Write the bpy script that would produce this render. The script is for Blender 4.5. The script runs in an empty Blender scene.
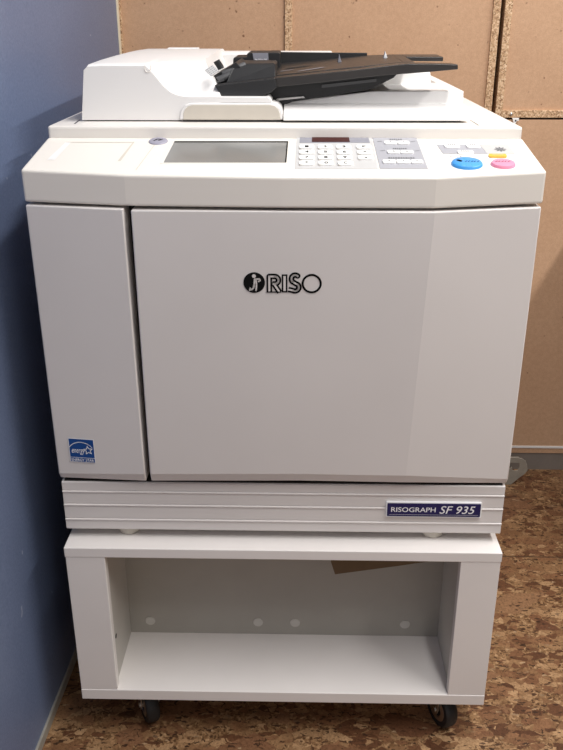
import bpy, bmesh, math, random
from mathutils import Vector, Matrix

random.seed(7)
SC = bpy.context.scene
COL = SC.collection

# ------------------------------------------------------------------ materials
def new_mat(name):
    m = bpy.data.materials.new(name)
    m.use_nodes = True
    nt = m.node_tree
    b = nt.nodes['Principled BSDF']
    return m, nt, b

def N(nt, kind, **kw):
    n = nt.nodes.new(kind)
    for k, v in kw.items():
        if hasattr(n, k):
            setattr(n, k, v)
        else:
            n.inputs[k.replace('_', ' ')].default_value = v
    return n

def ramp(nt, fac, stops, interp='LINEAR'):
    r = nt.nodes.new('ShaderNodeValToRGB')
    r.color_ramp.interpolation = interp
    el = r.color_ramp.elements
    while len(el) < len(stops):
        el.new(0.5)
    for e, (p, c) in zip(el, stops):
        e.position = p
        e.color = (*c, 1)
    nt.links.new(fac, r.inputs['Fac'])
    return r.outputs['Color']

def coords(nt, scale=(1, 1, 1), rot=(0, 0, 0)):
    tc = nt.nodes.new('ShaderNodeTexCoord')
    mp = nt.nodes.new('ShaderNodeMapping')
    mp.inputs['Scale'].default_value = scale
    mp.inputs['Rotation'].default_value = rot
    nt.links.new(tc.outputs['Object'], mp.inputs['Vector'])
    return mp.outputs['Vector']

def mix(nt, fac, a, b, mode='MIX'):
    m = nt.nodes.new('ShaderNodeMix')
    m.data_type = 'RGBA'
    m.blend_type = mode
    for sock, v in ((m.inputs[0], fac), (m.inputs[6], a), (m.inputs[7], b)):
        if hasattr(v, 'is_output'):
            nt.links.new(v, sock)
        elif isinstance(v, (int, float)):
            sock.default_value = v
        else:
            sock.default_value = (*v, 1)
    return m.outputs[2]

def plain(name, col, rough=0.45, metal=0.0, var=0.04, scale=30, bump=0.0, bscale=600, spec=0.5, coat=0.0):
    """a surface with a faint tone variation and, where asked, a fine grain"""
    m, nt, b = new_mat(name)
    v = coords(nt)
    nz = N(nt, 'ShaderNodeTexNoise', Scale=scale, Detail=3.0)
    nt.links.new(v, nz.inputs['Vector'])
    lo = tuple(c * (1 - var) for c in col)
    hi = tuple(min(1, c * (1 + var)) for c in col)
    nt.links.new(ramp(nt, nz.outputs['Fac'], [(0.3, lo), (0.7, hi)]), b.inputs['Base Color'])
    b.inputs['Roughness'].default_value = rough
    b.inputs['Metallic'].default_value = metal
    b.inputs['Specular IOR Level'].default_value = spec
    b.inputs['Coat Weight'].default_value = coat
    if bump:
        n2 = N(nt, 'ShaderNodeTexNoise', Scale=bscale, Detail=2.0)
        nt.links.new(v, n2.inputs['Vector'])
        bp = N(nt, 'ShaderNodeBump', Strength=bump, Distance=0.001)
        nt.links.new(n2.outputs['Fac'], bp.inputs['Height'])
        nt.links.new(bp.outputs['Normal'], b.inputs['Normal'])
    return m

M = {}
M['body'] = plain('ivory_plastic', (0.78, 0.74, 0.69), 0.42, var=0.015, scale=6, bump=0.12, bscale=900)
M['door'] = plain('door_plastic', (0.715, 0.675, 0.65), 0.38, var=0.02, scale=5, bump=0.08, bscale=900)
M['panel'] = plain('console_plastic', (0.80, 0.755, 0.69), 0.45, var=0.012, scale=6, bump=0.10, bscale=900)
M['white'] = plain('white_plastic', (0.84, 0.82, 0.80), 0.42, var=0.012, scale=8)
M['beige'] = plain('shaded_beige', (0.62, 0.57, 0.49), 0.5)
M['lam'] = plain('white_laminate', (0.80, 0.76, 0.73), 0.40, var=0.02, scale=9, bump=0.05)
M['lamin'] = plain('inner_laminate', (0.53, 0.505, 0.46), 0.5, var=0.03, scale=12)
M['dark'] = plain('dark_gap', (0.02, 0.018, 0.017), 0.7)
M['black'] = plain('black_plastic', (0.013, 0.013, 0.014), 0.5, var=0.15, scale=40, bump=0.25)
M['tray'] = plain('tray_plastic', (0.022, 0.019, 0.018), 0.36, var=0.12, scale=30, bump=0.2)
M['graydark'] = plain('grey_roller', (0.075, 0.075, 0.078), 0.5)
M['keybase'] = plain('keypad_white', (0.52, 0.515, 0.51), 0.5, var=0.01)
M['keygrey'] = plain('keypad_grey', (0.37, 0.37, 0.40), 0.5, var=0.01)
M['bargrey'] = plain('display_bar_grey', (0.25, 0.25, 0.285), 0.5, var=0.02)
M['red'] = plain('red_display', (0.05, 0.010, 0.008), 0.5, spec=0.15)
M['markgrey'] = plain('mark_field_grey', (0.50, 0.49, 0.48), 0.5, var=0.01)
M['key'] = plain('key_white', (0.88, 0.87, 0.84), 0.5, var=0.01)
M['ink'] = plain('dark_ink', (0.006, 0.006, 0.006), 0.8, spec=0.1)
M['inkgrey'] = plain('grey_ink', (0.16, 0.16, 0.17), 0.6)
M['blue'] = plain('blue_button', (0.06, 0.31, 0.72), 0.35, var=0.03)
M['pink'] = plain('pink_button', (0.80, 0.27, 0.40), 0.4, var=0.03)
M['yellow'] = plain('yellow_button', (0.80, 0.45, 0.06), 0.4, var=0.03)
M['lilac'] = plain('lilac_button', (0.33, 0.32, 0.39), 0.4, var=0.02)
M['navy'] = plain('navy_badge', (0.010, 0.010, 0.085), 0.3, var=0.05)
M['stick'] = plain('sticker_blue', (0.006, 0.062, 0.25), 0.4, var=0.05)
M['paperwhite'] = plain('print_white', (0.85, 0.85, 0.86), 0.5, var=0.01)
M['rubber'] = plain('rubber', (0.010, 0.010, 0.011), 0.55, var=0.2)
M['steel'] = plain('steel', (0.62, 0.61, 0.58), 0.28, metal=1.0, var=0.08, scale=80)
M['steelpaint'] = plain('painted_steel', (0.40, 0.38, 0.33), 0.4, metal=0.35, var=0.08, scale=60)
M['alu'] = plain('aluminium_trim', (0.40, 0.38, 0.33), 0.45, metal=0.3, var=0.06, scale=60)
M['cream'] = plain('cream_edge', (0.74, 0.66, 0.50), 0.5, var=0.05, scale=40)
M['lamback'] = plain('shaded_back_laminate', (0.36, 0.335, 0.295), 0.5, var=0.03, scale=12)  # grey backing, darkened further to stand in for shade inside the cart
M['card'] = plain('brown_card', (0.15, 0.098, 0.052), 0.8, var=0.08)
M['plinth'] = plain('grey_plinth', (0.22, 0.19, 0.165), 0.6, var=0.08, scale=20)
M['plaster'] = plain('plaster', (0.62, 0.60, 0.57), 0.8, var=0.03)

def mat_screen():
    m, nt, b = new_mat('touch_screen')
    v = coords(nt)
    nz = N(nt, 'ShaderNodeTexNoise', Scale=9.0, Detail=0.0)
    nt.links.new(v, nz.inputs['Vector'])
    nt.links.new(ramp(nt, nz.outputs['Fac'], [(0.35, (0.20, 0.20, 0.19)), (0.65, (0.30, 0.30, 0.29))]), b.inputs['Base Color'])
    b.inputs['Roughness'].default_value = 0.16
    return m
M['screen'] = mat_screen()

def mat_mdf():
    m, nt, b = new_mat('mdf_board')
    v = coords(nt)
    a = N(nt, 'ShaderNodeTexNoise', Scale=420.0, Detail=4.0, Roughness=0.7)
    c = N(nt, 'ShaderNodeTexNoise', Scale=5.0, Detail=3.0)
    d = N(nt, 'ShaderNodeTexNoise', Scale=62.0, Detail=2.0, Roughness=0.4)
    e = N(nt, 'ShaderNodeTexNoise', Scale=110.0, Detail=3.0)
    for n in (a, c, d, e):
        nt.links.new(v, n.inputs['Vector'])
    base = ramp(nt, c.outputs['Fac'], [(0.3, (0.60, 0.375, 0.235)), (0.7, (0.65, 0.415, 0.265))])
    fine = ramp(nt, a.outputs['Fac'], [(0.3, (0.80, 0.79, 0.77)), (0.7, (1.0, 1.0, 1.0))])
    base = mix(nt, 1.0, base, fine, 'MULTIPLY')
    fl = ramp(nt, e.outputs['Fac'], [(0.35, (0.93, 0.92, 0.90)), (0.65, (1.0, 1.0, 1.0))])
    base = mix(nt, 1.0, base, fl, 'MULTIPLY')
    spot = ramp(nt, d.outputs['Fac'], [(0.73, (0, 0, 0)), (0.78, (1, 1, 1))])
    base = mix(nt, spot, base, (0.20, 0.10, 0.05))
    nt.links.new(base, b.inputs['Base Color'])
    b.inputs['Roughness'].default_value = 0.55
    b.inputs['Specular IOR Level'].default_value = 0.25
    return m
M['mdf'] = mat_mdf()

def mat_chip():
    m, nt, b = new_mat('chipboard_edge')
    v = coords(nt)
    vo = N(nt, 'ShaderNodeTexVoronoi', Scale=330.0)
    nz = N(nt, 'ShaderNodeTexNoise', Scale=210.0, Detail=4.0)
    nt.links.new(v, vo.inputs['Vector'])
    nt.links.new(v, nz.inputs['Vector'])
    sep = nt.nodes.new('ShaderNodeSeparateColor')
    nt.links.new(vo.outputs['Color'], sep.inputs[0])
    c1 = ramp(nt, sep.outputs[0], [(0.0, (0.26, 0.14, 0.07)), (0.3, (0.54, 0.34, 0.19)), (0.7, (0.68, 0.46, 0.28)), (1.0, (0.80, 0.60, 0.40))])
    c2 = ramp(nt, nz.outputs['Fac'], [(0.3, (0.62, 0.56, 0.5)), (0.55, (1, 1, 1))])
    nt.links.new(mix(nt, 1.0, c1, c2, 'MULTIPLY'), b.inputs['Base Color'])
    b.inputs['Roughness'].default_value = 0.8
    return m
M['chip'] = mat_chip()

def mat_floor():
    """pressed wood-chip flooring: large reddish flakes in a matrix of fine pale and dark chips"""
    m, nt, b = new_mat('cork_chip_floor')
    v = coords(nt)
    w = N(nt, 'ShaderNodeTexNoise', Scale=45.0, Detail=4.0, Roughness=0.7)
    nt.links.new(v, w.inputs['Vector'])
    vm = N(nt, 'ShaderNodeVectorMath', operation='SCALE')
    nt.links.new(w.outputs['Color'], vm.inputs[0])
    vm.inputs['Scale'].default_value = 0.013
    va = N(nt, 'ShaderNodeVectorMath', operation='ADD')
    nt.links.new(v, va.inputs[0])
    nt.links.new(vm.outputs[0], va.inputs[1])
    vv = va.outputs[0]
    def layer(scale, rot, stretch, keep, edge, stops):
        """flat shards: cells of a stretched cell pattern, a share of them kept, shrunk from their borders"""
        mp = nt.nodes.new('ShaderNodeMapping')
        mp.inputs['Rotation'].default_value = (0, 0, math.radians(rot))
        mp.inputs['Scale'].default_value = (1, stretch, 1)
        mp.inputs['Location'].default_value = (rot * 0.37, rot * 0.11, 0.3)
        nt.links.new(vv, mp.inputs['Vector'])
        n = N(nt, 'ShaderNodeTexVoronoi', Scale=scale)
        e = N(nt, 'ShaderNodeTexVoronoi', feature='DISTANCE_TO_EDGE', Scale=scale)
        nt.links.new(mp.outputs['Vector'], n.inputs['Vector'])
        nt.links.new(mp.outputs['Vector'], e.inputs['Vector'])
        sp_ = nt.nodes.new('ShaderNodeSeparateColor')
        nt.links.new(n.outputs['Color'], sp_.inputs[0])
        mask = ramp(nt, sp_.outputs[0], [(1 - keep - 0.005, (0, 0, 0)), (1 - keep + 0.005, (1, 1, 1))])
        inner = ramp(nt, e.outputs['Distance'], [(edge, (0, 0, 0)), (edge + 0.015, (1, 1, 1))])
        return mix(nt, 1.0, mask, inner, 'MULTIPLY'), ramp(nt, sp_.outputs[1], stops)
    fine = N(nt, 'ShaderNodeTexVoronoi', Scale=210.0)
    nt.links.new(vv, fine.inputs['Vector'])
    sf = nt.nodes.new('ShaderNodeSeparateColor')
    nt.links.new(fine.outputs['Color'], sf.inputs[0])
    col = ramp(nt, sf.outputs[0], [(0.0, (0.060, 0.027, 0.012)), (0.25, (0.135, 0.070, 0.032)), (0.6, (0.21, 0.120, 0.058)), (0.88, (0.27, 0.162, 0.084)), (1.0, (0.33, 0.21, 0.115))])
    tan = [(0.0, (0.15, 0.075, 0.036)), (0.5, (0.22, 0.125, 0.062)), (1.0, (0.33, 0.205, 0.110))]
    brown = [(0.0, (0.070, 0.029, 0.014)), (0.5, (0.125, 0.057, 0.028)), (1.0, (0.19, 0.096, 0.048))]
    for args in ((17, 20, 1.6, 0.50, 0.02, tan), (21, -50, 1.8, 0.30, 0.04, brown), (44, 75, 1.7, 0.30, 0.04, tan), (42, -15, 1.6, 0.20, 0.06, brown),
                 (10.5, 35, 1.6, 0.24, 0.05, [(0.0, (0.105, 0.046, 0.024)), (0.5, (0.15, 0.072, 0.037)), (1.0, (0.21, 0.115, 0.060))]), (95, 50, 2.6, 0.07, 0.10, [(0.0, (0.035, 0.016, 0.009)), (0.6, (0.06, 0.028, 0.015)), (1.0, (0.36, 0.25, 0.15))]), (70, -30, 2.8, 0.07, 0.12, [(0.0, (0.03, 0.014, 0.008)), (1.0, (0.07, 0.033, 0.017))])):
        mk, cl = layer(*args)
        col = mix(nt, mk, col, cl)
    # dark bark specks and pale streaks
    sp = N(nt, 'ShaderNodeTexNoise', Scale=75.0, Detail=3.0, Roughness=0.6, Distortion=1.2)
    nt.links.new(v, sp.inputs['Vector'])
    dk = ramp(nt, sp.outputs['Fac'], [(0.63, (0, 0, 0)), (0.66, (1, 1, 1))])
    col = mix(nt, dk, col, (0.040, 0.020, 0.010))
    fi = N(nt, 'ShaderNodeTexNoise', Scale=190.0, Detail=5.0, Roughness=0.75)
    nt.links.new(vv, fi.inputs['Vector'])
    col = mix(nt, 1.0, col, ramp(nt, fi.outputs['Fac'], [(0.3, (0.50, 0.47, 0.43)), (0.5, (0.95, 0.94, 0.92)), (0.7, (1.30, 1.30, 1.28))]), 'MULTIPLY')
    col = mix(nt, 1.0, col, (1.22, 1.20, 1.18), 'MULTIPLY')
    # hairline joints between the sheets
    sx = nt.nodes.new('ShaderNodeSeparateXYZ')
    nt.links.new(v, sx.inputs[0])
    def joint(out, off, period):
        a = N(nt, 'ShaderNodeMath', operation='SUBTRACT'); nt.links.new(out, a.inputs[0]); a.inputs[1].default_value = off
        d = N(nt, 'ShaderNodeMath', operation='PINGPONG'); nt.links.new(a.outputs[0], d.inputs[0]); d.inputs[1].default_value = period
        return ramp(nt, d.outputs[0], [(0.0008, (1, 1, 1)), (0.0022, (0, 0, 0))])
    jy = joint(sx.outputs[1], 0.565, 0.50)
    col = mix(nt, jy, col, (0.05, 0.028, 0.016))
    nt.links.new(col, b.inputs['Base Color'])
    b.inputs['Roughness'].default_value = 0.42
    b.inputs['Specular IOR Level'].default_value = 0.35
    bp = N(nt, 'ShaderNodeBump', Strength=0.15, Distance=0.001)
    nt.links.new(sp.outputs['Fac'], bp.inputs['Height'])
    nt.links.new(bp.outputs['Normal'], b.inputs['Normal'])
    return m
M['floor'] = mat_floor()

def mat_fabric():
    """blue woven partition cloth with a slight sheen"""
    m, nt, b = new_mat('blue_partition_cloth')
    v = coords(nt)
    a = N(nt, 'ShaderNodeTexNoise', Scale=700.0, Detail=2.0)
    c = N(nt, 'ShaderNodeTexNoise', Scale=3.0, Detail=2.0)
    wv = N(nt, 'ShaderNodeTexNoise', Scale=260.0, Detail=3.0)
    d = N(nt, 'ShaderNodeTexNoise', Scale=55.0, Detail=0.0)
    for n in (a, c, wv, d):
        nt.links.new(v, n.inputs['Vector'])
    base = ramp(nt, c.outputs['Fac'], [(0.3, (0.138, 0.176, 0.280)), (0.7, (0.158, 0.198, 0.305))])
    base = mix(nt, 1.0, base, ramp(nt, wv.outputs['Fac'], [(0.3, (0.80, 0.82, 0.86)), (0.7, (1.1, 1.1, 1.1))]), 'MULTIPLY')
    lint = ramp(nt, d.outputs['Fac'], [(0.86, (0, 0, 0)), (0.88, (1, 1, 1))])
    base = mix(nt, lint, base, (0.35, 0.38, 0.48))
    nt.links.new(base, b.inputs['Base Color'])
    b.inputs['Roughness'].default_value = 0.40
    b.inputs['Specular IOR Level'].default_value = 0.45
    bp = N(nt, 'ShaderNodeBump', Strength=0.35, Distance=0.0006)
    nt.links.new(a.outputs['Fac'], bp.inputs['Height'])
    nt.links.new(bp.outputs['Normal'], b.inputs['Normal'])
    return m
M['fabric'] = mat_fabric()

# ------------------------------------------------------------------ mesh building
class MB:
    def __init__(s):
        s.v, s.f, s.mi = [], [], []
    def face_set(s, verts, faces, mi=0):
        o = len(s.v)
        s.v += [Vector(p) for p in verts]
        for f in faces:
            s.f.append([i + o for i in f])
            s.mi.append(mi)
        return s
    def box(s, x0, x1, y0, y1, z0, z1, mi=0):
        p = [(x0, y0, z0), (x1, y0, z0), (x1, y1, z0), (x0, y1, z0), (x0, y0, z1), (x1, y0, z1), (x1, y1, z1), (x0, y1, z1)]
        return s.face_set(p, [(0, 3, 2, 1), (4, 5, 6, 7), (0, 1, 5, 4), (1, 2, 6, 5), (2, 3, 7, 6), (3, 0, 4, 7)], mi)
    def loft(s, loops, mi=0, caps=True):
        """closed loops of equal length joined in order"""
        n = len(loops[0])
        v = [p for l in loops for p in l]
        f = []
        for k in range(len(loops) - 1):
            for i in range(n):
                j = (i + 1) % n
                f.append((k * n + i, k * n + j, (k + 1) * n + j, (k + 1) * n + i))
        if caps:
            f.append(tuple(reversed(range(n))))
            f.append(tuple(range((len(loops) - 1) * n, len(loops) * n)))
        return s.face_set(v, f, mi)
    def prism_xz(s, pts, y0, y1, mi=0):
        return s.loft([[(x, y0, z) for x, z in pts], [(x, y1, z) for x, z in pts]], mi)
    def prism_yz(s, pts, x0, x1, mi=0):
        return s.loft([[(x0, y, z) for y, z in pts], [(x1, y, z) for y, z in pts]], mi)
    def lathe(s, prof, origin, axis, mi=0, n=28):
        """prof: (radius, distance along axis)"""
        a = Vector(axis).normalized()
        u = a.orthogonal().normalized()
        w = a.cross(u)
        o = Vector(origin)
        loops = []
        for r, h in prof:
            loops.append([o + a * h + (u * math.cos(t) + w * math.sin(t)) * max(r, 1e-5) for t in [2 * math.pi * i / n for i in range(n)]])
        return s.loft(loops, mi)
    def tube(s, pts, r, mi=0, n=8):
        pts = [Vector(p) for p in pts]
        loops = []
        for i, p in enumerate(pts):
            d = (pts[min(i + 1, len(pts) - 1)] - pts[max(i - 1, 0)]).normalized()
            u = d.cross(Vector((0.31, 0.87, 0.21))).normalized()
            w = d.cross(u)
            loops.append([p + (u * math.cos(t) + w * math.sin(t)) * r for t in [2 * math.pi * k / n for k in range(n)]])
        return s.loft(loops, mi)
    def poly(s, pts, fr, h, mi=0):
        """flat polygon in a frame, standing h above it"""
        return s.face_set([fr(x, y, h) for x, y in pts], [tuple(range(len(pts)))], mi)
    def slab(s, pts, fr, h0, h1, mi=0):
        return s.loft([[fr(x, y, h0) for x, y in pts], [fr(x, y, h1) for x, y in pts]], mi)
    def ribbon(s, pts, w, fr, h, mi=0, closed=False, caps='round'):
        """a drawn stroke of width w, laid flat in a frame"""
        P = [Vector(p) for p in pts]
        n = len(P)
        for i in range(n if closed else n - 1):
            a, b = P[i], P[(i + 1) % n]
            d = (b - a)
            if d.length < 1e-9:
                continue
            d.normalize()
            q = Vector((-d.y, d.x)) * (w / 2)
            s.poly([a + q, a - q, b - q, b + q], fr, h, mi)
        rng = range(n) if (closed or caps == 'round') else range(1, n - 1)
        for i in rng:
            s.poly([(P[i].x + math.cos(t) * w / 2, P[i].y + math.sin(t) * w / 2) for t in [2 * math.pi * k / 14 for k in range(14)]], fr, h, mi)
        return s
    def text(s, string, size, fr, h, mi=0, x=0, y=0, shear=0.0, bold=0.0, fit=None, center=False):
        cu = bpy.data.curves.new('lettering_curve', 'FONT')
        cu.body = string
        cu.size = 1.0
        cu.shear = shear
        cu.offset = bold
        cu.resolution_u = 3
        ob = bpy.data.objects.new('lettering_curve', cu)
        COL.objects.link(ob)
        dg = bpy.context.evaluated_depsgraph_get()
        me = bpy.data.meshes.new_from_object(ob.evaluated_get(dg))
        xs = [q.co.x for q in me.vertices]
        if xs:
            x0, x1 = min(xs), max(xs)
            sx = size if fit is None else fit / (x1 - x0)
            dx = -(x1 - x0) * sx / 2 if center else 0
            s.face_set([fr(x + dx + (q.co.x - x0) * sx, y + q.co.y * size, h) for q in me.vertices], [tuple(p.vertices) for p in me.polygons], mi)
        bpy.data.objects.remove(ob)
        bpy.data.curves.remove(cu)
        bpy.data.meshes.remove(me)
        return s
    def build(s, name, mats, parent=None, bevel=0.0, seg=2, smooth=None, recalc=True, kind=None, label=None):
        if not isinstance(mats, (list, tuple)):
            mats = [mats]
        off = Vector((0, 0, 0))
        p = parent
        while p is not None:
            off += p.location
            p = p.parent
        me = bpy.data.meshes.new(name)
        me.from_pydata([tuple(q - off) for q in s.v], [], s.f)
        for m in mats:
            me.materials.append(M[m])
        for p_, i in zip(me.polygons, s.mi):
            p_.material_index = i
        if recalc:
            bm = bmesh.new()
            bm.from_mesh(me)
            bmesh.ops.recalc_face_normals(bm, faces=bm.faces)
            bm.to_mesh(me)
            bm.free()
        me.update()
        if smooth:
            for p_ in me.polygons:
                p_.use_smooth = True
            me.set_sharp_from_angle(angle=math.radians(smooth))
        o = bpy.data.objects.new(name, me)
        COL.objects.link(o)
        if parent is not None:
            o.parent = parent
        if bevel:
            b = o.modifiers.new('edge', 'BEVEL')
            b.width = bevel
            b.segments = seg
            b.limit_method = 'ANGLE'
            b.angle_limit = math.radians(38)
        if kind:
            o['kind'] = kind
        if label:
            o['label'] = label
        return o

def thing(name, label, cat, loc=(0, 0, 0), group=None):
    o = bpy.data.objects.new(name, None)
    COL.objects.link(o)
    o.location = loc
    o.empty_display_size = 0.1
    o['label'] = label
    o['category'] = cat
    if group:
        o['group'] = group
    return o

def tag(o, label, cat, group=None):
    o['label'] = label
    o['category'] = cat
    if group:
        o['group'] = group
    return o

def frame(origin, u, v):
    o, u, v = Vector(origin), Vector(u).normalized(), Vector(v)
    n = u.cross(v).normalized()
    v = n.cross(u).normalized()
    return lambda x, y, h=0.0: o + u * x + v * y + n * h

def arc(cx, cy, r, a0, a1, n=14):
    return [(cx + r * math.cos(math.radians(a0 + (a1 - a0) * i / n)), cy + r * math.sin(math.radians(a0 + (a1 - a0) * i / n))) for i in range(n + 1)]

def rrect(x0, x1, y0, y1, r, n=4):
    return arc(x1 - r, y1 - r, r, 0, 90, n) + arc(x0 + r, y1 - r, r, 90, 180, n) + arc(x0 + r, y0 + r, r, 180, 270, n) + arc(x1 - r, y0 + r, r, 270, 360, n)

# ------------------------------------------------------------------ the setting
MB().box(-3.0, 3.0, -3.0, 1.36, -0.05, 0.0).build('floor', 'floor', kind='structure')
def wx(y):            # face of the blue partition: not quite square to the machine
    return -0.4475 + 0.0262 * (y + 0.08)
def partition(name, mat, d0, d1, y0, y1, z0, z1, bevel=0.0):
    b = MB()
    b.loft([[(wx(y) + d0, y, z0), (wx(y) + d1, y, z0), (wx(y) + d1, y, z1), (wx(y) + d0, y, z1)] for y in (y0, y1)])
    return b.build(name, mat, bevel=bevel, kind='structure')
partition('wall_left', 'fabric', -0.045, 0.0, -2.2, 0.988, 0.021, 2.0)
partition('baseboard_left', 'alu', -0.047, 0.0045, -2.2, 0.988, 0.0, 0.021, 0.001)
partition('trim_1', 'cream', -0.047, 0.003, 0.989, 1.003, 0.0, 2.0, 0.001)
MB().box(0.865, 0.905, 0.40, 1.0, 0.0, 0.955).build('shadow_partition', 'fabric', kind='structure')  # unseen low partition, added to cast the diagonal shadow on the cabinet back
MB().box(-3.0, 3.0, 1.345, 1.36, 0.0, 2.6).build('wall_back', 'plaster', kind='structure')

# ------------------------------------------------------------------ wooden cabinets, backs towards us
def cab(name, label, x0, x1, z0, z1, dividers=()):
    t = thing(name, label, 'cabinet', ((x0 + x1) / 2, 1.17, z0), 'wooden cabinets seen from behind')
    MB().box(x0 + 0.017, x1 - 0.017, 1.0135, 1.019, z0 + 0.017, z1 - 0.017).build('back_panel', 'mdf', t)
    for a, b_ in ((x0, x0 + 0.018), (x1 - 0.018, x1)):
        MB().box(a, b_, 1.006, 1.335, z0, z1).build('side_panel', 'chip', t, bevel=0.0008)
    for a, b_ in ((z0, z0 + 0.018), (z1 - 0.018, z1)):
        MB().box(x0 + 0.018, x1 - 0.018, 1.0062, 1.335, a, b_).build('shelf_board', 'chip', t, bevel=0.0008)
    for d in dividers:
        MB().box(d - 0.009, d + 0.009, 1.0062, 1.33, z0 + 0.018, z1 - 0.018).build('divider', 'chip', t, bevel=0.0008)
    return t
cab('wooden_cabinet', 'brown fibreboard cabinet back with a chipboard divider, above and behind the printer', -0.4305, 0.5035, 1.0095, 1.75, (-0.006,))
cab('wooden_cabinet', 'brown fibreboard cabinet back in the upper right corner, past the black gap', 0.5135, 1.40, 1.0095, 1.75)
t = thing('wooden_cabinet', 'brown fibreboard cabinet back standing on the floor behind the printer, grey plinth below', 'cabinet', (0.49, 1.17, 0), 'wooden cabinets seen from behind')
MB().box(-0.412, 1.40, 1.0085, 1.335, 0.0795, 1.0045).build('back_panel', 'mdf', t, bevel=0.001)
MB().box(-0.412, 1.40, 1.0055, 1.335, 0.0735, 0.0795).build('edge_strip', 'white', t, label='thin white edge strip')
MB().box(-0.412, 1.40, 1.0075, 1.335, 0.0565, 0.0735).build('bottom_board', 'mdf', t)
MB().box(-0.412, 1.40, 1.010, 1.335, 0.0, 0.0565).build('plinth', 'plinth', t, label='grey plinth')

# small steel catch under the upper right cabinet
t = thing('metal_catch', 'small pale metal catch under the corner of the upper right cabinet', 'bracket', (0.563, 1.0, 0.998))
MB().prism_xz([(0.5555, 1.0095), (0.5725, 1.0095), (0.5725, 1.003), (0.568, 1.003), (0.5655, 0.9965), (0.5605, 0.9935), (0.5585, 1.002)], 0.998, 1.004).build('plate', 'white', t, bevel=0.0006)
MB().lathe([(0.0036, 0), (0.0036, 0.002), (0.001, 0.003)], (0.5535, 1.0065, 1.0185), (0, -1, 0), n=16).build('screw', 'steel', t)
MB().lathe([(0.002, 0), (0.002, 0.0008)], (0.5645, 0.998, 1.0035), (0, -1, 0), n=12).build('rivet', 'ink', t)

# slotted steel bracket on the floor behind the printer
t = thing('metal_bracket', 'beige slotted metal bracket plate standing on the floor behind the printer, before the grey plinth', 'bracket', (0.64, 0.92, 0))
out = [(0.575, 0.086), (0.650, 0.088), (0.6629, 0.086), (0.6745, 0.0775), (0.6795, 0.066), (0.683, 0.048), (0.6765, 0.036), (0.6635, 0.0245), (0.640, 0.000), (0.590, 0.000)]
MB().prism_xz([(0.575, 0.086), (0.650, 0.088), (0.6629, 0.086), (0.6745, 0.0775), (0.6795, 0.066), (0.683, 0.048), (0.6765, 0.036), (0.6635, 0.0245), (0.640, 0.0), (0.590, 0.0),
               (0.618, 0.040), (0.6375, 0.058), (0.640, 0.0475), (0.6475, 0.045), (0.655, 0.0475), (0.659, 0.056), (0.657, 0.0715), (0.578, 0.073)], 0.918, 0.922).build('plate', 'steelpaint', t, bevel=0.0008)
MB().box(0.575, 0.6555, 0.9175, 0.926, 0.0862, 0.0885).build('flange', 'steelpaint', t, bevel=0.0008)

# ------------------------------------------------------------------ rolling cart
cart = thing('rolling_cart', 'low white laminate cart on casters carrying the printer', 'cart', (0, 0.26, 0))
CX, CY0, CY1 = 0.3676, -0.03, 0.60
MB().box(-CX, CX, CY0, CY1, 0.4055, 0.424).build('top_panel', 'lam', cart, bevel=0.0012)
MB().box(-CX + 0.001, CX - 0.001, CY0, CY1, 0.094, 0.1165).build('bottom_panel', 'lam', cart, bevel=0.0012)
for s in (-1, 1):
    a, b_ = sorted((s * 0.3665, s * 0.300))
    MB().box(a, b_, CY0 + 0.0008, CY0 + 0.018, 0.1165, 0.4055).build('front_panel', 'lam', cart, bevel=0.001)
    a, b_ = sorted((s * 0.3660, s * 0.304))
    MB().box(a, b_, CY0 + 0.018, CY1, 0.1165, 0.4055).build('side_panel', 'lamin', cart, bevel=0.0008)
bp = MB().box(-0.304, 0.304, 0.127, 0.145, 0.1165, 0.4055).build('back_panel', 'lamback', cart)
for x in (-0.264, -0.0505, 0.0225, 0.2385):
    MB().lathe([(0.0098, 0), (0.0096, 0.0012), (0.006, 0.0018), (0.0, 0.0018)], (x, 0.127, 0.1455), (0, -1, 0), n=24).build('screw_cap', 'lamin', bp)
MB().lathe([(0.0045, 0), (0.0045, 0.0006)], (-0.304, 0.010, 0.2060), (1, 0, 0), n=18).build('shelf_pin_hole', 'dark', cart)

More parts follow.
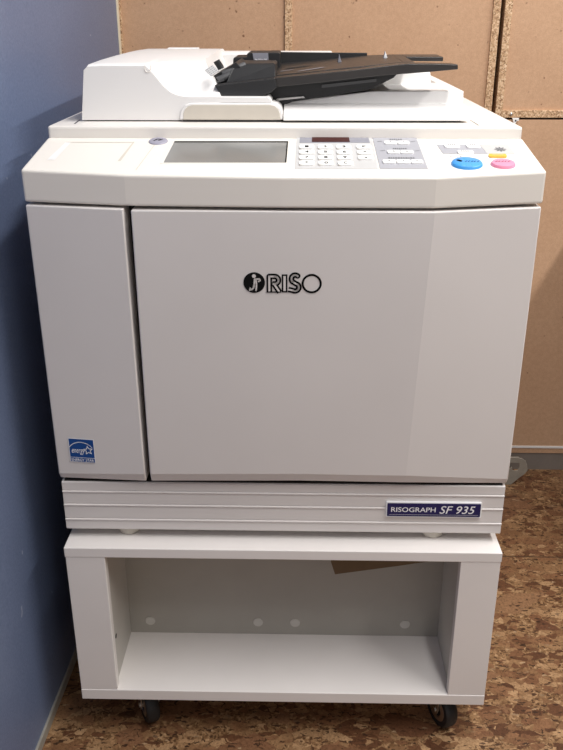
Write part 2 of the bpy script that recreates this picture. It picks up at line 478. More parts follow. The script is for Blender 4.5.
def caster(x, y, ang):
    c = bpy.data.objects.new('caster', None)
    COL.objects.link(c)
    c.parent = cart
    c.location = Vector((x, y, 0)) - cart.location
    c.empty_display_size = 0.03
    ax = Vector((math.cos(ang), math.sin(ang), 0))      # wheel axis
    fwd = Vector((-ax.y, ax.x, 0))
    o = Vector((x, y, 0)) + fwd * 0.012
    MB().box(x - 0.028, x + 0.028, y - 0.028, y + 0.028, 0.0905, 0.094).lathe([(0.017, 0), (0.017, 0.006), (0.012, 0.009)], (x, y, 0.0905), (0, 0, -1), n=20).build('mount_plate', 'steel', c)
    fk = MB()
    for s in (-1, 1):
        base = o + ax * (s * 0.0165)
        fr = frame(base, fwd, (0, 0, 1))
        pts = [(-0.024, 0.083), (0.013, 0.083), (0.010, 0.036), (0.004, 0.027), (-0.005, 0.027), (-0.011, 0.034)]
        fk.slab(pts, fr, -0.0009, 0.0009)
    b0 = frame(o, fwd, (0, 0, 1))
    fk.loft([[b0(-0.024, 0.0815, -0.0165), b0(0.013, 0.0815, -0.0165), b0(0.013, 0.0815, 0.0165), b0(-0.024, 0.0815, 0.0165)],
             [b0(-0.024, 0.0845, -0.0165), b0(0.013, 0.0845, -0.0165), b0(0.013, 0.0845, 0.0165), b0(-0.024, 0.0845, 0.0165)]])
    fk.build('fork', 'steel', c, bevel=0.0004)
    w0 = o + Vector((0, 0, 0.038))
    R = 0.038
    wh = MB().lathe([(0.024, -0.012), (0.034, -0.0125), (R - 0.001, -0.009), (R, -0.004), (R, 0.004), (R - 0.001, 0.009), (0.034, 0.0125), (0.024, 0.012)], w0, ax, n=40).build('wheel', 'rubber', c, smooth=40)
    MB().lathe([(0.0, -0.0135), (0.006, -0.0135), (0.007, -0.0115), (0.013, -0.0112), (0.015, -0.0135), (0.018, -0.0135), (0.0245, -0.0122), (0.0245, 0.0122), (0.018, 0.0135), (0.015, 0.0135), (0.013, 0.0112), (0.007, 0.0115), (0.006, 0.0135), (0.0, 0.0135)], w0, ax, n=32).build('hub', 'steel', wh, smooth=40)
    MB().lathe([(0.0055, -0.0195), (0.0055, 0.0195)], w0, ax, n=14).build('axle_bolt', 'steel', c)
caster(0.298, 0.034, math.radians(205))
caster(-0.262, 0.034, math.radians(206))
caster(0.272, 0.545, math.radians(200))
caster(-0.272, 0.545, math.radians(340))

# brown card poking down under the cart top
MB().prism_xz([(0.0868, 0.4054), (0.0868, 0.338), (0.0948, 0.3105), (0.2081, 0.3313), (0.30, 0.349), (0.30, 0.4054)], 0.060, 0.0625)
fl = MB()
fl.loft([[(0.0868, 0.058, 0.4052), (0.0868, 0.060, 0.338), (0.0948, 0.061, 0.3105), (0.2081, 0.060, 0.3313), (0.285, 0.059, 0.347), (0.285, 0.058, 0.4052)],
         [(0.0868, 0.061, 0.4052), (0.0868, 0.063, 0.338), (0.0948, 0.064, 0.3105), (0.2081, 0.063, 0.3313), (0.285, 0.062, 0.347), (0.285, 0.061, 0.4052)]])
tag(fl.build('cardboard_flap', 'card'), 'brown cardboard flap hanging under the top inside the white cart', 'cardboard')

# ------------------------------------------------------------------ the duplicator
dup = thing('digital_duplicator', 'large ivory digital duplicator with touch screen and document feeder, standing on the white cart', 'duplicator', (0, 0.36, 0.424))

# feet on the cart
for x, y in ((-0.266, 0.030), (0.258, 0.030), (-0.27, 0.56), (0.27, 0.56)):
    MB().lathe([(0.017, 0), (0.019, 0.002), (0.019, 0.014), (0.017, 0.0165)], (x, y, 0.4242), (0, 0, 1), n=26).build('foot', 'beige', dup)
# louvred base
b = MB()
prof = [(0.0048, 0.5330), (0.0030, 0.5315), (0.0030, 0.5170), (0.0045, 0.5165), (0.0010, 0.5155), (0.0010, 0.5135), (0.0025, 0.5125), (0.0025, 0.4915), (0.0040, 0.4910), (0.0005, 0.4900), (0.0005, 0.4880), (0.0020, 0.4870),
        (0.0020, 0.4635), (0.0035, 0.4630), (0.0, 0.4620), (0.0, 0.4600), (0.0015, 0.4590), (0.0015, 0.4430), (0.0045, 0.4400), (0.70, 0.4400), (0.70, 0.5330)]
b.prism_yz(prof, -0.3685, 0.3685)
base = b.build('base', 'door', dup, bevel=0.0005)
fb = frame((0.2527, 0.0002, 0.4890), (1, 0, 0), (0, 0.0, 1))
bd = MB().slab(rrect(-0.0795, 0.0795, -0.0142, 0.0142, 0.002), fb, -0.004, 0.0022).build('badge_rim', 'paperwhite', base)
MB().slab(rrect(-0.0775, 0.0775, -0.0123, 0.0125, 0.0015), fb, 0.0020, 0.0028).text('RISOGRAPH', 0.0128, fb, 0.0031, 1, x=-0.0710, y=-0.0036, bold=0.010, fit=0.0740).text('SF 935', 0.0210, fb, 0.0031, 1, x=0.0095, y=-0.0062, shear=0.24, bold=0.006, fit=0.0590).ribbon([(-0.074, -0.0090), (0.074, -0.0090)], 0.0004, fb, 0.0030, 1).build('badge', ['navy', 'paperwhite'], base, recalc=False, label='navy badge with white lettering')
# body shell with the dark frame behind the doors
MB().box(-0.360, 0.360, 0.034, 0.745, 0.5335, 1.000).build('body_shell', 'body', dup, bevel=0.004)
MB().box(-0.352, 0.352, 0.027, 0.0345, 0.5335, 0.998).build('door_frame', 'dark', dup)
MB().box(-0.364, 0.364, 0.0058, 0.0275, 0.5331, 0.5350).build('door_gap_shade', 'dark', dup)  # dark strip standing in for the shade in the gap under the doors
# doors
def door(name, top, bot, y_back, bevel=0.0022):
    """top / bot: (x, y, z) points of the front face, left to right"""
    ch = [(x, y + 0.0075, z - 0.0175 if y < -0.001 else z - 0.0125) for x, y, z in bot]
    loops = []
    for t_, b_, c_ in zip(top, bot, ch):
        face = [tuple(t_[i] + (b_[i] - t_[i]) * j / 10 for i in range(3)) for j in range(11)]
        loops.append(face + [c_, (c_[0], y_back, c_[2]), (t_[0], y_back, t_[2])])
    return MB().loft(loops).build(name, 'door', dup, bevel=bevel, seg=3, smooth=2.2)
DT = 0.9945
d1 = door('side_door', [(-0.3725, 0.0, 0.9955), (-0.2262, -0.0205, 0.9945)], [(-0.3705, 0.0, 0.5505), (-0.2240, -0.0135, 0.5585)], 0.026)
d2 = door('front_door', [(-0.2155, -0.021, 0.9930), (0.0300, -0.0232, 0.9930), (0.216, -0.025, 0.9935), (0.3715, 0.0, 0.9955)], [(-0.2160, -0.0138, 0.5590), (0.0300, -0.0145, 0.5625), (0.2010, -0.0150, 0.5615), (0.3705, 0.0, 0.5485)], 0.026)

# maker's emblem and name on the front door, drawn in 1/5 pixel units
lz = 0.8865
ly = -0.0144 - (0.0230 - 0.0144) * (lz - 0.557) / (0.9932 - 0.557) - 0.0003
k = 0.0001465 * 1.957 / 1.0
u = 0.000288
def P(x, y):
    return ((x - 268.0) * u, (113.0 - y) * u)
fl_ = frame((0.0008, ly, lz), (0.4315, -0.003, 0), (0, -0.0086, 0.4362))
g = MB()
g.poly(arc(*P(124, 111), 55 * u, 0, 360, 40)[:-1], fl_, 0.0003, 0)
def stroke(pts, w, h, mi, closed=False, caps='round'):
    g.ribbon([P(*p) for p in pts], w * u, fl_, h, mi, closed, caps)
g.poly(arc(*P(123, 76), 10 * u, 0, 360, 18)[:-1], fl_, 0.0006, 1)
stroke([(127, 92), (124, 122), (121, 138), (112, 147), (101, 148)], 9, 0.0006, 1)
stroke([(103, 140), (101, 152)], 7, 0.0006, 1)
stroke([(133, 92), (136, 120), (133, 152)], 8, 0.0006, 1)
stroke([(128, 100), (138, 92), (150, 91), (154, 99), (147, 104)], 9, 0.0006, 1)
# R, I and S as outlined strokes, O as a plain ring
def arcpx(cx, cy, r, a0, a1, n=12, ry=None):
    ry = ry or r
    return [(cx + r * math.cos(math.radians(a0 + (a1 - a0) * i / n)), cy + ry * math.sin(math.radians(a0 + (a1 - a0) * i / n))) for i in range(n + 1)]
Rs = [[(201, 162), (201, 77), (226, 77)] + arcpx(228, 97, 20, -90, 90) + [(218, 117)], [(226, 118), (254, 162)]]
S_ = arcpx(333, 88, 19, -35, -180, 10) + arcpx(330, 92, 16, 180, 115, 5) + [(340, 117)] + arcpx(332, 134, 20, -50, 120, 12) + [(298, 146)]
I_ = [(279, 66), (279, 162)]
for st, cp in [(s_, 'flat') for s_ in Rs] + [(I_, 'flat'), (S_, 'flat')]:
    stroke(st, 29, 0.0003, 0, caps=cp)
for st in Rs:
    stroke(st[:1] + st[1:], 10, 0.0006, 1, caps='flat')
stroke([(279, 74), (279, 154)], 12, 0.0006, 1, caps='flat')
stroke(S_, 9, 0.0006, 1, caps='flat')
stroke([(188, 160), (262, 160)], 6, 0.0008, 0, caps='flat')
stroke([(201, 69), (224, 69)], 6, 0.0008, 0, caps='flat')
stroke(arcpx(417, 114, 46, 0, 360, 40)[:-1], 11, 0.0003, 0, closed=True)
g.build('maker_logo', ['ink', 'door'], d2, recalc=False, label='black outlined maker name with a round emblem')

# energy label on the side door
sz = 0.5965
sn = Vector((0.1443, -0.0205 * 0.13, 0.0))
fs = frame((-0.3262, -0.0050, sz), (0.1443, -0.0141, 0.0), (0, -0.0022, 0.44))
g = MB()
g.poly([(-0.0217, -0.0217), (0.0217, -0.0222), (0.0217, 0.0218), (-0.0217, 0.0222)], fs, 0.0003, 1)
g.poly([(-0.0205, -0.0125), (0.0205, -0.0129), (0.0205, 0.0205), (-0.0205, 0.0209)], fs, 0.0005, 0)
g.poly([(-0.0205, -0.0207), (0.0205, -0.0211), (0.0205, -0.0139), (-0.0205, -0.0135)], fs, 0.0005, 0)
g.ribbon(arc(-0.001, -0.0090, 0.0243, 40, 146, 20), 0.0013, fs, 0.0008, 1)
g.text('energy', 0.0150, fs, 0.0008, 1, x=-0.0170, y=-0.0045, shear=0.35, bold=0.005, fit=0.0225)
st = []
for i in range(10):
    r = 0.0078 if i % 2 == 0 else 0.0034
    a = math.radians(96 + 36 * i)
    st.append((0.0108 + r * math.cos(a), 0.0010 + r * math.sin(a)))
g.ribbon(st[1:] + st[:1], 0.0013, fs, 0.0008, 1, closed=True)
g.text('ENERGY STAR', 0.0070, fs, 0.0008, 1, y=-0.0198, bold=0.01, fit=0.0375, center=True)
g.build('energy_sticker', ['stick', 'paperwhite'], d1, recalc=False, label='blue square energy label')

# console: bowed front, sloping key field
CP = [(-0.3735, 0.0), (-0.222, -0.018), (0.0, -0.0245), (0.215, -0.024), (0.3730, 0.0)]
def cpz(y):
    return 1.045 + (y + 0.005) * (0.028 / 0.139)
rear = 0.1345
loops = []
for x, y in CP:
    xr = x * 0.3685 / 0.3735
    loops.append([(x, y, cpz(y)), (x, y + 0.0015, 1.0000 - (-y) * 0.12), (x, 0.03, 0.9985), (xr, rear, 0.9985), (xr, rear, cpz(rear))])
cp = MB().loft(loops).build('control_panel', 'panel', dup, bevel=0.0035, seg=3)
fc = frame((0, -0.005, 1.045), (1, 0, 0), (0, 0.139, 0.028))
# covers: recessed document guide on the left and seam
g = MB()
g.ribbon([(-0.2081, 0.004), (-0.1934, 0.1385)], 0.0012, fc, 0.0003)
g.build('console_seam', 'beige', cp, recalc=False)
g = MB()
LP = [(-0.345, 0.0438), (-0.3351, 0.1215), (-0.2302, 0.1222), (-0.2379, 0.0400)]
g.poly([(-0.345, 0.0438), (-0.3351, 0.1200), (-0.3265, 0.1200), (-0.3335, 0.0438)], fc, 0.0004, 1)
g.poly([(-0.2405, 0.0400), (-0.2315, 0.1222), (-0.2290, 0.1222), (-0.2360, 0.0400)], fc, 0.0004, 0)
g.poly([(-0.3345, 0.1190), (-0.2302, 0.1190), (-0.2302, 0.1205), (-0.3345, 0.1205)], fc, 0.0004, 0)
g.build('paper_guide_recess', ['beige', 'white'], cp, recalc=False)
# touch screen
MB().slab([(-0.1775, 0.0295), (0.0105, 0.0295), (0.0105, 0.1285), (-0.1735, 0.1285)], fc, -0.001, 0.0007).build('screen_bezel', 'panel', cp, bevel=0.0005)
g = MB().slab([(-0.1722, 0.0330), (0.0052, 0.0340), (0.0065, 0.1240), (-0.1676, 0.1228)], fc, -0.001, 0.0012, 0)
g.poly([(-0.1676, 0.1175), (0.0060, 0.1187), (0.0065, 0.1240), (-0.1676, 0.1228)], fc, 0.0014, 1)
g.poly([(0.0035, 0.0340), (0.0055, 0.0340), (0.0068, 0.1240), (0.0048, 0.1240)], fc, 0.0014, 1)
g.build('touch_screen', ['screen', 'ink'], cp, label='grey touch screen')
def ellipse_button(name, cx, cy, rx, ry, h, mat, marks, parent=cp, label=None):
    g = MB()
    loops = []
    for s_, hh in ((1.03, -0.0005), (1.0, h * 0.6), (0.93, h), (0.4, h * 1.05)):
        loops.append([fc(cx + rx * s_ * math.cos(t), cy + ry * s_ * math.sin(t), hh) for t in [2 * math.pi * i / 36 for i in range(36)]])
    g.loft(loops)
    marks(g, h * 1.05 + 0.0004)
    return g.build(name, [mat, 'ink', 'paperwhite'], parent, recalc=False, smooth=50, label=label)
def mk_lilac(g, h):
    g.ribbon([(-0.199, 0.1215), (-0.195, 0.1295), (-0.1905, 0.1285)], 0.0022, fc, h, 1)
    g.ribbon([(-0.192, 0.1225), (-0.187, 0.1290)], 0.002, fc, h, 1)
ellipse_button('mode_button', -0.1930, 0.1245, 0.0145, 0.0150, 0.002, 'lilac', mk_lilac, label='small lilac oval button')
# keypad field
MB().slab([(0.0181, 0.0110), (0.1360, 0.0119), (0.1362, 0.1617 - 0.005), (0.0196, 0.1609 - 0.005)], fc, -0.001, 0.0005).build('keypad_field', 'keybase', cp)
MB().slab([(0.0240, 0.1190), (0.1315, 0.1200), (0.1303, 0.1480), (0.0248, 0.1469)], fc, -0.001, 0.0009).build('display_bar', 'bargrey', cp)
MB().slab([(0.0430, 0.1215), (0.1010, 0.1220), (0.1005, 0.1440), (0.0434, 0.1435)], fc, -0.001, 0.0014).build('count_display', ['red', 'red'], cp, label='dark red count display')
keyrows = [['1', '2', '3'], ['4', '5', '6'], ['7', '8', '9'], ['*', '0', 'C']]
def keycap(x0, x1, y0, y1, txt, wide=None, mats=('key', 'ink', 'beige')):
    g = MB()
    pts = rrect(x0, x1, y0, y1, 0.0035)
    g.slab(pts, fc, -0.0005, 0.0024, 0)
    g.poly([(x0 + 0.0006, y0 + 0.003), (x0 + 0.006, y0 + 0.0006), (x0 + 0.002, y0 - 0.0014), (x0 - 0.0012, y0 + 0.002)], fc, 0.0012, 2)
    if txt:
        g.text(txt, 0.0110, fc, 0.0027, 1, x=(x0 + x1) / 2, y=(y0 + y1) / 2 - 0.004, bold=0.02, center=True, fit=wide or 0.0055)
    return g.build('key', list(mats), cp, recalc=False)
for r, row in enumerate(keyrows):
    for c, ch in enumerate(row):
        x = 0.0240 + c * 0.0278
        y = 0.0905 - r * 0.0226
        keycap(x, x + 0.0222, y, y + 0.0150, ch)
for r, ch in enumerate(['P', '+', 'x']):
    y = 0.0905 - r * 0.0226
    keycap(0.1100, 0.1325, y, y + 0.0150, ch)
# grey key field
MB().slab([(0.1388, 0.0119), (0.2069, 0.0125), (0.2047, 0.1482), (0.1370, 0.1477)], fc, -0.001, 0.0007).build('adjust_field', 'keygrey', cp)
for cyy, xs, hh in ((0.1170, (0.1525, 0.1725, 0.1915), 0.0125), (0.0765, (0.1540, 0.1735, 0.1935), 0.0120), (0.0365, (0.1440, 0.1640, 0.1850, 0.2030), 0.0130)):
    for a, b_ in zip(xs[:-1], xs[1:]):
        g = MB()
        g.slab(rrect(a + 0.0006, b_ - 0.0006, cyy - hh / 2, cyy + hh / 2, 0.003), fc, -0.0005, 0.0026)
        m = (a + b_) / 2
        g.poly([(m - 0.0028, cyy - 0.001), (m + 0.0028, cyy - 0.001), (m, cyy + 0.0035)], fc, 0.0029, 1)
        g.build('key', ['key', 'inkgrey'], cp, recalc=False)
    # printed legends above each row
    g = MB()
    x = xs[0] + 0.010
    y = cyy + hh / 2 + 0.0085
    while x < xs[-1] - 0.010:
        w = random.uniform(0.0018, 0.0034)
        g.poly([(x, y), (x + w, y), (x + w, y + 0.0052), (x, y + 0.0052)], fc, 0.0010)
        x += w + 0.0009
    for xx in (xs[0] - 0.009, xs[-1] + 0.003):
        if 0.139 < xx < 0.2:
            g.ribbon([(xx, cyy + hh / 2 + 0.001), (xx + 0.006, cyy + hh / 2 + 0.003)], 0.0016, fc, 0.0010)
    g.build('legend', 'inkgrey', cp, recalc=False)
# start / stop side
MB().slab([(0.2363, 0.0738), (0.3010, 0.0740), (0.2965, 0.1128), (0.2325, 0.1121)], fc, -0.001, 0.0006).build('mode_field', 'keygrey', cp)
MB().slab([(0.3015, 0.0740), (0.3423, 0.0745), (0.3390, 0.1130), (0.2970, 0.1128)], fc, -0.001, 0.0005).build('mark_field', 'markgrey', cp)
for x0, x1, y0, y1 in ((0.2425, 0.2650, 0.0955, 0.1105), (0.2755, 0.2955, 0.0955, 0.1105), (0.2585, 0.2815, 0.0700, 0.0835)):
    g = MB().slab(rrect(x0, x1, y0, y1, 0.003), fc, -0.0005, 0.0022)
    xx = x0 + 0.005
    while xx < x1 - 0.006:
        g.poly([(xx, y1 - 0.0062), (xx + 0.0022, y1 - 0.0062), (xx + 0.0022, y1 - 0.0022), (xx, y1 - 0.0022)], fc, 0.0025, 1)
        xx += 0.0031
    g.build('key', ['key', 'inkgrey'], cp, recalc=False)
for i, x0 in enumerate((0.2455, 0.2600)):
    MB().slab(rrect(x0, x0 + 0.0130, 0.0590, 0.0655, 0.002), fc, -0.0005, 0.0018).ribbon([(x0 + 0.002, 0.0655), (x0 + 0.008, 0.0655)], 0.0012, fc, 0.002, 1).build('key', ['key', 'beige'], cp, recalc=False)
g = MB()
for ang in range(0, 360, 45):
    a = math.radians(ang)
    g.ribbon([(0.3240 + 0.0035 * math.cos(a), 0.0920 + 0.0045 * math.sin(a)), (0.3240 + 0.0075 * math.cos(a), 0.0920 + 0.0085 * math.sin(a))], 0.0026, fc, 0.0009, 0)
g.poly(arc(0.3240, 0.0920, 0.0040, 0, 360, 16)[:-1], fc, 0.0010, 0)
g.build('status_mark', ['inkgrey'], cp, recalc=False)
g = MB().slab(rrect(0.3015, 0.3275, 0.0570, 0.0690, 0.004), fc, -0.0005, 0.0024)
g.ribbon([(0.3070, 0.0640), (0.3220, 0.0640)], 0.0012, fc, 0.0027, 1)
g.build('proof_button', ['yellow', 'beige'], cp, recalc=False, label='yellow oblong button')
def mk_start(g, h):
    g.ribbon([(0.2525, 0.0345), (0.2555, 0.0315)], 0.0052, fc, h, 1)
    x = 0.2615
    for w in (0.0030, 0.0022, 0.0032, 0.0024, 0.0030):
        g.ribbon([(x, 0.0285), (x + w, 0.0320)], 0.0012, fc, h, 1)
        x += 0.0043
def mk_stop(g, h):
    x = 0.3050
    for w in (0.0034, 0.0024, 0.0034, 0.0022, 0.0030):
        g.ribbon([(x, 0.0305), (x + w, 0.0335)], 0.0011, fc, h, 1)
        x += 0.0045
ellipse_button('start_button', 0.2645, 0.0300, 0.0222, 0.0205, 0.0045, 'blue', mk_start, label='large blue oval start button')
ellipse_button('stop_button', 0.3160, 0.0292, 0.0172, 0.0165, 0.0040, 'pink', mk_stop, label='pink oval stop button')

# top cover carrying the scanner
top = MB().box(-0.3675, 0.3665, 0.1342, 0.780, 0.9995, 1.0905).build('top_cover', 'body', dup, bevel=0.004, seg=3)
ft = frame((0, 0, 1.0905), (1, 0, 0), (0, 1, 0))
MB().ribbon([(0.3019, 0.150), (0.3018, 0.222)], 0.0014, ft, 0.0003).build('top_seam', 'graydark', top, recalc=False)
MB().ribbon([(-0.3310, 0.160), (-0.3360, 0.215)], 0.0026, ft, 0.0003).build('top_seam', 'graydark', top, recalc=False)

# scanner lid (white, stepped) under the feeder tray
pl = MB().box(-0.322, 0.283, 0.2000, 0.70, 1.0904, 1.0942, 1)
loops = []
for x, zt in ((-0.0022, 1.1135), (0.0108, 1.1156), (0.144, 1.1312), (0.2965, 1.1318)):
    xb = x if x < 0.2 else 0.2925
    loops.append([(xb, 0.180, 1.0938), (xb, 0.1815, 1.1005), (xb, 0.190, 1.1022), (x, 0.268, 1.1120), (x, 0.270, zt), (x, 0.410, zt + 0.0005), (x, 0.720, zt + 0.0005), (x, 0.720, 1.0938)])
pl.loft(loops)
lid = pl.build('scanner_lid', ['white', 'dark'], dup, bevel=0.003, seg=2)
MB().prism_xz([(-0.08, 1.125), (0.2625, 1.125), (0.2600, 1.1533), (-0.08, 1.1533)], 0.412, 0.715).build('lid_step', 'white', lid, bevel=0.003)

# feeder housing: loft of profiles across its width with the scooped front
adf_zc = [(-0.4, 1.1747), (-0.2175, 1.1747), (-0.2140, 1.1715), (-0.2051, 1.1628), (-0.1904, 1.1433), (-0.1830, 1.1363), (-0.175, 1.1318), (-0.163, 1.1290), (-0.1512, 1.1282), (0, 1.1282)]
def zc_at(x):
    for (a, za), (b2, zb) in zip(adf_zc[:-1], adf_zc[1:]):
        if a <= x <= b2:
            return za + (zb - za) * (x - a) / (b2 - a)
xs = [-0.3278, -0.322, -0.300, -0.260, -0.2275, -0.2175, -0.2140, -0.2095, -0.2051, -0.2000, -0.1950, -0.1904, -0.1865, -0.183, -0.179, -0.175, -0.169, -0.163, -0.157, -0.1512, -0.140, -0.128, -0.115, -0.1015]
loops = []
TOPZ = 1.1785
for i, x in enumerate(xs):
    s_ = (x - xs[0]) / (xs[-1] - xs[0])
    zc = zc_at(x)
    H = TOPZ - zc
    prof = [(0.205, 1.0915), (0.1955, 1.0925), (0.1950, 1.098), (0.1950, zc)]
    w = 0.010 + 0.062 * min(1, H / 0.05)
    for j in range(1, 9):
        t_ = j / 8
        sm = t_ ** (1.0 + 0.55 * min(1, H / 0.05)) if H > 0.01 else math.sin(t_ * math.pi / 2)
        prof.append((0.1952 + w * t_, zc + H * sm))
    prof += [(0.300, TOPZ + 0.0028), (0.42, TOPZ + 0.0048), (0.56, TOPZ + 0.0058), (0.655, TOPZ + 0.0055), (0.664, TOPZ), (0.668, 1.0915)]
    lp = []
    for y, z in prof:
        xl = 0.0105 * max(0, (z - 1.091)) / 0.088
        if i == 0:
            # rounded outer shoulder
            xl += 0.0
            z = z if z < 1.165 else 1.165 + (z - 1.165) * 0.35
        if i == 1:
            z = z if z < 1.165 else 1.165 + (z - 1.165) * 0.86
        xr = -0.62 * max(0, z - 1.128)
        lp.append((x + xl * (1 - s_) + xr * s_ * s_, y, z))
    loops.append(lp)
fd = MB().loft(loops).build('document_feeder', 'white', dup, smooth=32)
# small finger catch on the front shoulder
MB().tube([(-0.2212, 0.1952, 1.1760), (-0.2210, 0.1945, 1.1695), (-0.2200, 0.1944, 1.1668), (-0.2166, 0.1943, 1.1652), (-0.2130, 0.1944, 1.1668), (-0.2117, 0.1945, 1.1695), (-0.2110, 0.1952, 1.1760)], 0.0007, n=6).build('catch_mark', 'body', fd)
# ledge and lift handle along the front
led = [(-0.165, 1.1195), (-0.0225, 1.1195), (-0.0205, 1.1215), (-0.0235, 1.1258), (-0.0262, 1.1282), (-0.165, 1.1282)]
MB().prism_xz(led, 0.1951, 0.262).build('front_ledge', 'white', fd, bevel=0.001)
arch_o = [(-0.1690, 1.0940), (-0.1675, 1.1040), (-0.1640, 1.1115), (-0.1585, 1.1165), (-0.1500, 1.1192), (-0.0215, 1.1192), (-0.0125, 1.1170), (-0.0065, 1.1115), (-0.0035, 1.1040), (-0.0028, 1.0940)]
hd = MB().prism_xz(arch_o, 0.1900, 0.262).build('lift_handle', 'white', fd, bevel=0.0018, seg=3)
arch_i = [(-0.1628, 1.0938), (-0.1622, 1.1040), (-0.1590, 1.1105), (-0.1545, 1.1145), (-0.1470, 1.1168), (-0.0235, 1.1168), (-0.0155, 1.1148), (-0.0105, 1.1102), (-0.0078, 1.1035), (-0.0072, 1.0938)]
MB().prism_xz(arch_i, 0.1890, 0.1935).build('grip_recess', 'beige', hd, bevel=0.0006)  # flat beige panel, its colour carries the shade of the recess
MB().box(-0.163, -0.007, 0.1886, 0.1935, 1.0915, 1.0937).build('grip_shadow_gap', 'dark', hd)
# rear cover of the feeder
MB().prism_yz([(0.585, 1.1100), (0.585, 1.1765), (0.600, 1.1802), (0.650, 1.1802), (0.664, 1.1770), (0.664, 1.1100)], -0.135, 0.088).build('rear_cover', 'white', fd, bevel=0.002)
MB().box(-0.250, -0.186, 0.640, 0.667, 1.178, 1.1862).build('hinge_cap', 'white', fd, bevel=0.002)
# printed label on the sloping cheek
fla = frame((-0.1148, 0.222, 1.1690), (0.0147, 0.010, 0.0090), (-0.0089, 0.012, 0.0120))
g = MB().slab([(-0.0125, -0.0088), (0.0040, -0.0088), (0.0040, 0.0070), (-0.0125, 0.0070)], fla, -0.001, 0.0008)
for r in range(4):
    for c in range(3):
        g.poly([(-0.0112 + c * 0.0048, -0.0065 + r * 0.0036), (-0.0078 + c * 0.0048, -0.0065 + r * 0.0036), (-0.0078 + c * 0.0048, -0.0055 + r * 0.0036), (-0.0112 + c * 0.0048, -0.0055 + r * 0.0036)], fla, 0.0011, 1)
g.build('instruction_label', ['keybase', 'inkgrey'], fd, recalc=False)
# black feeding unit
MB().prism_xz([(-0.1135, 1.1445), (-0.1030, 1.1283), (-0.0355, 1.1283), (-0.0215, 1.1345), (-0.0129, 1.1420), (-0.0160, 1.1557)], 0.213, 0.46).build('feed_guide', 'black', fd, bevel=0.0015)
g = MB()
g.loft([[(-0.0965, 0.240, 1.1462), (-0.0160, 0.240, 1.1560), (-0.0170, 0.262, 1.1735), (-0.0205, 0.270, 1.1758), (-0.0830, 0.270, 1.1742), (-0.0870, 0.262, 1.1700)],
        [(-0.0965, 0.400, 1.1462), (-0.0160, 0.400, 1.1560), (-0.0170, 0.400, 1.1720), (-0.0205, 0.400, 1.1740), (-0.0830, 0.400, 1.1740), (-0.0870, 0.400, 1.1690)]])
g.build('feed_cover', 'black', fd, bevel=0.0012)
g = MB().prism_xz([(-0.1290, 1.140), (-0.1270, 1.1480), (-0.1190, 1.1560), (-0.0946, 1.1690), (-0.0813, 1.1770), (-0.0700, 1.1660), (-0.0900, 1.1420)], 0.262, 0.42)
g.build('roller_bay', 'black', fd, bevel=0.001)
for (x, z, y) in ((-0.1065, 1.1530, 0.256), (-0.0985, 1.1620, 0.262)):
    MB().lathe([(0.0, 0), (0.0052, 0), (0.0058, 0.002), (0.0058, 0.040), (0.0052, 0.042)], (x - 0.006, y, z - 0.004), (0.95, 0.25, 0.35), n=20).build('roller', 'graydark', fd, smooth=40)
MB().prism_xz([(-0.1150, 1.1450), (-0.1010, 1.1490), (-0.1010, 1.1515), (-0.1150, 1.1475)], 0.246, 0.264).build('roller_bar', 'graydark', fd)
MB().tube([(-0.1063, 0.264, 1.1665), (-0.1076, 0.264, 1.1695), (-0.1110, 0.263, 1.1750), (-0.1128, 0.262, 1.1778), (-0.1136, 0.262, 1.1795)], 0.0055, n=14).build('release_lever', 'black', fd, smooth=50)
MB().prism_xz([(-0.0985, 1.1560), (-0.0982, 1.1745), (-0.0955, 1.1778), (-0.0727, 1.1782), (-0.0726, 1.1830), (-0.0705, 1.1855), (-0.0150, 1.1858), (-0.0128, 1.1840), (-0.0129, 1.1560)], 0.420, 0.52).build('rear_block', 'black', fd, bevel=0.0012)
fsc = frame((-0.0478, 0.4185, 1.1778), (1, 0, 0), (0, 0.05, 1))
g = MB().slab([(-0.0120, -0.0078), (0.0145, -0.0078), (0.0135, 0.0074), (-0.0150, 0.0074)], fsc, -0.0005, 0.001)
for i, (w, hgt) in enumerate(((0.003, 0.0028), (0.0035, 0.0034), (0.0028, 0.003), (0.003, 0.0034))):
    x = -0.0095 + i * 0.0056
    g.ribbon([(x, -0.006), (x, -0.006 + hgt), (x + w, -0.006 + hgt * 0.4), (x + w, -0.006 + hgt)], 0.0008, fsc, 0.0013, 1)
g.build('size_scale', ['bargrey', 'paperwhite'], fd, recalc=False)
# tray
def lerp(a, b2, t_):
    return a + (b2 - a) * t_
front_t = [(-0.0165, 1.1547), (0.060, 1.1622), (0.1203, 1.1679), (0.1700, 1.1740), (0.1951, 1.1765), (0.2319, 1.1764), (0.2766, 1.1754)]
front_b = [(-0.0133, 1.1409), (0.060, 1.1480), (0.1208, 1.1548), (0.1560, 1.1585), (0.1800, 1.1602), (0.2319, 1.1640), (0.2773, 1.1680)]
g = MB()
loops = []
for (xt, zt), (xb, zb) in zip(front_t, front_b):
    loops.append([(xt, 0.230, zt), (xb, 0.230, zb), (xb, 0.285, zb), (xt, 0.285, zt - 0.0006)])
g.loft(loops, 0)
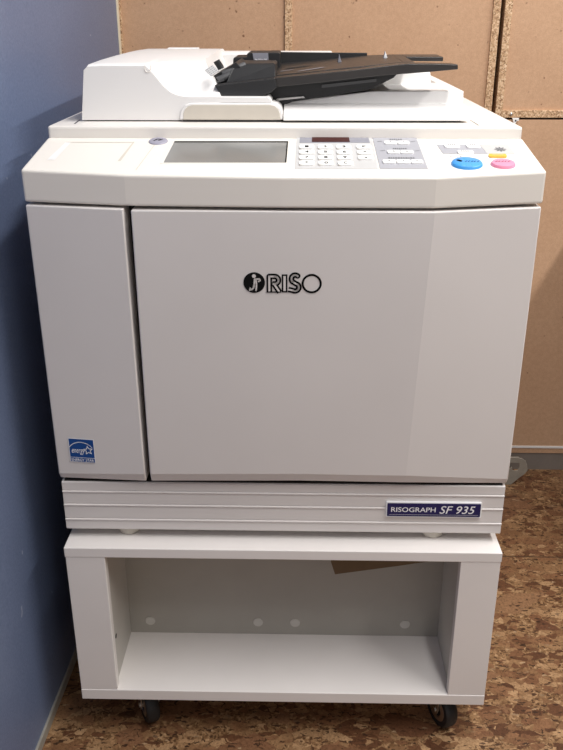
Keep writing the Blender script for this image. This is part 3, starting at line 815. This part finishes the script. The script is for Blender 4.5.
# floor of the tray between the front rim and the rear edge, with the notch at its end
def rear_z(x):
    return lerp(1.1640, 1.1795, min(1, max(0, (x + 0.0145) / 0.18)))
def front_z(x):
    for (a, za), (b2, zb) in zip(front_t[:-1], front_t[1:]):
        if a <= x <= b2:
            return lerp(za, zb, (x - a) / (b2 - a))
    return front_t[0][1] if x < 0 else front_t[-1][1]
for x0, x1, y0, y1 in ((-0.0165, 0.195, 0.284, 0.50), (0.195, 0.2145, 0.284, 0.50), (0.2145, 0.283, 0.425, 0.50)):
    n = 4
    loops = []
    for i in range(n + 1):
        x = lerp(x0, x1, i / n)
        def sz_(y):
            return lerp(front_z(x) - 0.0008, rear_z(x), (y - 0.23) / 0.27)
        loops.append([(x, y0, sz_(y0)), (x, y1, sz_(y1)), (x, y1, sz_(y1) - 0.0075), (x, y0, sz_(y0) - 0.0075)])
    g.loft(loops, 0)
tr = g.build('feed_tray', ['tray'], fd, bevel=0.0012, label='black document feed tray')
MB().loft([[(-0.0145, 0.492, 1.1600), (-0.0145, 0.492, 1.1838), (-0.0145, 0.500, 1.1838), (-0.0145, 0.500, 1.1600)],
           [(0.108, 0.492, 1.1720), (0.108, 0.492, 1.1826), (0.108, 0.500, 1.1826), (0.108, 0.500, 1.1720)],
           [(0.150, 0.492, 1.1760), (0.150, 0.492, 1.1822), (0.150, 0.500, 1.1822), (0.150, 0.500, 1.1760)]]).build('tray_fence', 'black', tr, bevel=0.0008)
for x, y, z0, z1, w, mt in ((0.0950, 0.405, 1.168, 1.1842, 0.0075, 'bargrey'), (0.1785, 0.420, 1.173, 1.1885, 0.0085, 'paperwhite')):
    MB().loft([[(x - w / 2, y, z0), (x + w / 2, y, z0), (x - w * 0.18, y, z1)], [(x - w / 2, y + 0.020, z0), (x + w / 2, y + 0.020, z0), (x - w * 0.18, y + 0.010, z1)]]).build('guide_fin', mt, tr, bevel=0.0005)
fg = lambda x, y, h=0: Vector((x, y, lerp(front_z(x) - 0.0008, rear_z(x), (y - 0.23) / 0.27) + h))
g = MB()
g.poly([(-0.005, 0.365), (0.022, 0.372), (0.048, 0.385), (0.030, 0.392), (0.004, 0.386)], fg, 0.0006, 0)
g.build('tray_slot', 'dark', tr, recalc=False)
g = MB()
g.poly([(-0.010, 0.330), (0.012, 0.338), (0.012, 0.345), (-0.010, 0.337)], fg, 0.0007, 0)
g.poly([(0.020, 0.300), (0.055, 0.318), (0.068, 0.330), (0.062, 0.334), (0.020, 0.307)], fg, 0.0007, 0)
g.build('tray_scale', 'bargrey', tr, recalc=False)
# exit chute below the tray
ch = MB().prism_xz([(-0.0391, 1.1283), (-0.0141, 1.1405), (0.0898, 1.1520), (0.1600, 1.1580), (0.1850, 1.1600), (0.1785, 1.1530), (0.1400, 1.1345), (0.0740, 1.1240), (0.0109, 1.1150), (-0.0041, 1.1090), (-0.0225, 1.1150)], 0.2640, 0.425)
cho = ch.build('exit_chute', 'black', fd, bevel=0.001)
MB().prism_xz([(-0.0173, 1.1165), (-0.0140, 1.1205), (0.0300, 1.1240), (0.0325, 1.1215)], 0.2610, 0.2660).build('exit_strip', 'white', cho, bevel=0.0006)  # thin pale strip across the black chute
MB().prism_xz([(0.060, 1.1420), (0.150, 1.1515), (0.150, 1.1470), (0.060, 1.1370)], 0.2615, 0.2660).build('chute_rib', 'graydark', cho)

# ------------------------------------------------------------------ light
w = bpy.data.worlds.new('room_light')
SC.world = w
w.use_nodes = True
bg = w.node_tree.nodes['Background']
bg.inputs['Color'].default_value = (1.0, 0.96, 0.94, 1)
bg.inputs['Strength'].default_value = 0.10
def lamp(name, loc, sx, sy, power, col=(1, 0.975, 0.955), rot=(0, 0, 0)):
    l = bpy.data.lights.new(name, 'AREA')
    l.shape = 'RECTANGLE'
    l.size, l.size_y = sx, sy
    l.energy = power
    l.color = col
    o = bpy.data.objects.new(name, l)
    COL.objects.link(o)
    o.location = loc
    o.rotation_euler = rot
    return o
lamp('ceiling_light', (0.50, -0.55, 2.65), 0.09, 2.30, 46)
lamp('ceiling_light', (1.70, -0.55, 2.65), 0.09, 2.30, 64)
lamp('front_fill_light', (0.35, -3.2, 1.35), 2.6, 1.5, 13, col=(1, 0.96, 0.94), rot=(math.radians(88), 0, 0))  # added soft fill from behind the camera, brightens the upright faces

# ------------------------------------------------------------------ camera
cam = bpy.data.cameras.new('camera')
cam.sensor_fit = 'HORIZONTAL'
cam.sensor_width = 36.0
cam.lens = 845.298 * 36.0 / 563.0
co = bpy.data.objects.new('camera', cam)
COL.objects.link(co)
pitch, yaw, roll = 0.4037, 0.02237, -0.00071
fw = Vector((-math.sin(yaw) * math.cos(pitch), math.cos(yaw) * math.cos(pitch), -math.sin(pitch)))
rt = Vector((math.cos(yaw), math.sin(yaw), 0))
up = rt.cross(fw)
rt, up = rt * math.cos(roll) + up * math.sin(roll), up * math.cos(roll) - rt * math.sin(roll)
co.matrix_world = Matrix(((rt.x, up.x, -fw.x, 0.02604), (rt.y, up.y, -fw.y, -1.21505), (rt.z, up.z, -fw.z, 1.24999), (0, 0, 0, 1)))
SC.camera = co

SC.view_settings.view_transform = 'Standard'
SC.view_settings.look = 'None'
SC.view_settings.exposure = 0.0
SC.view_settings.gamma = 1.0
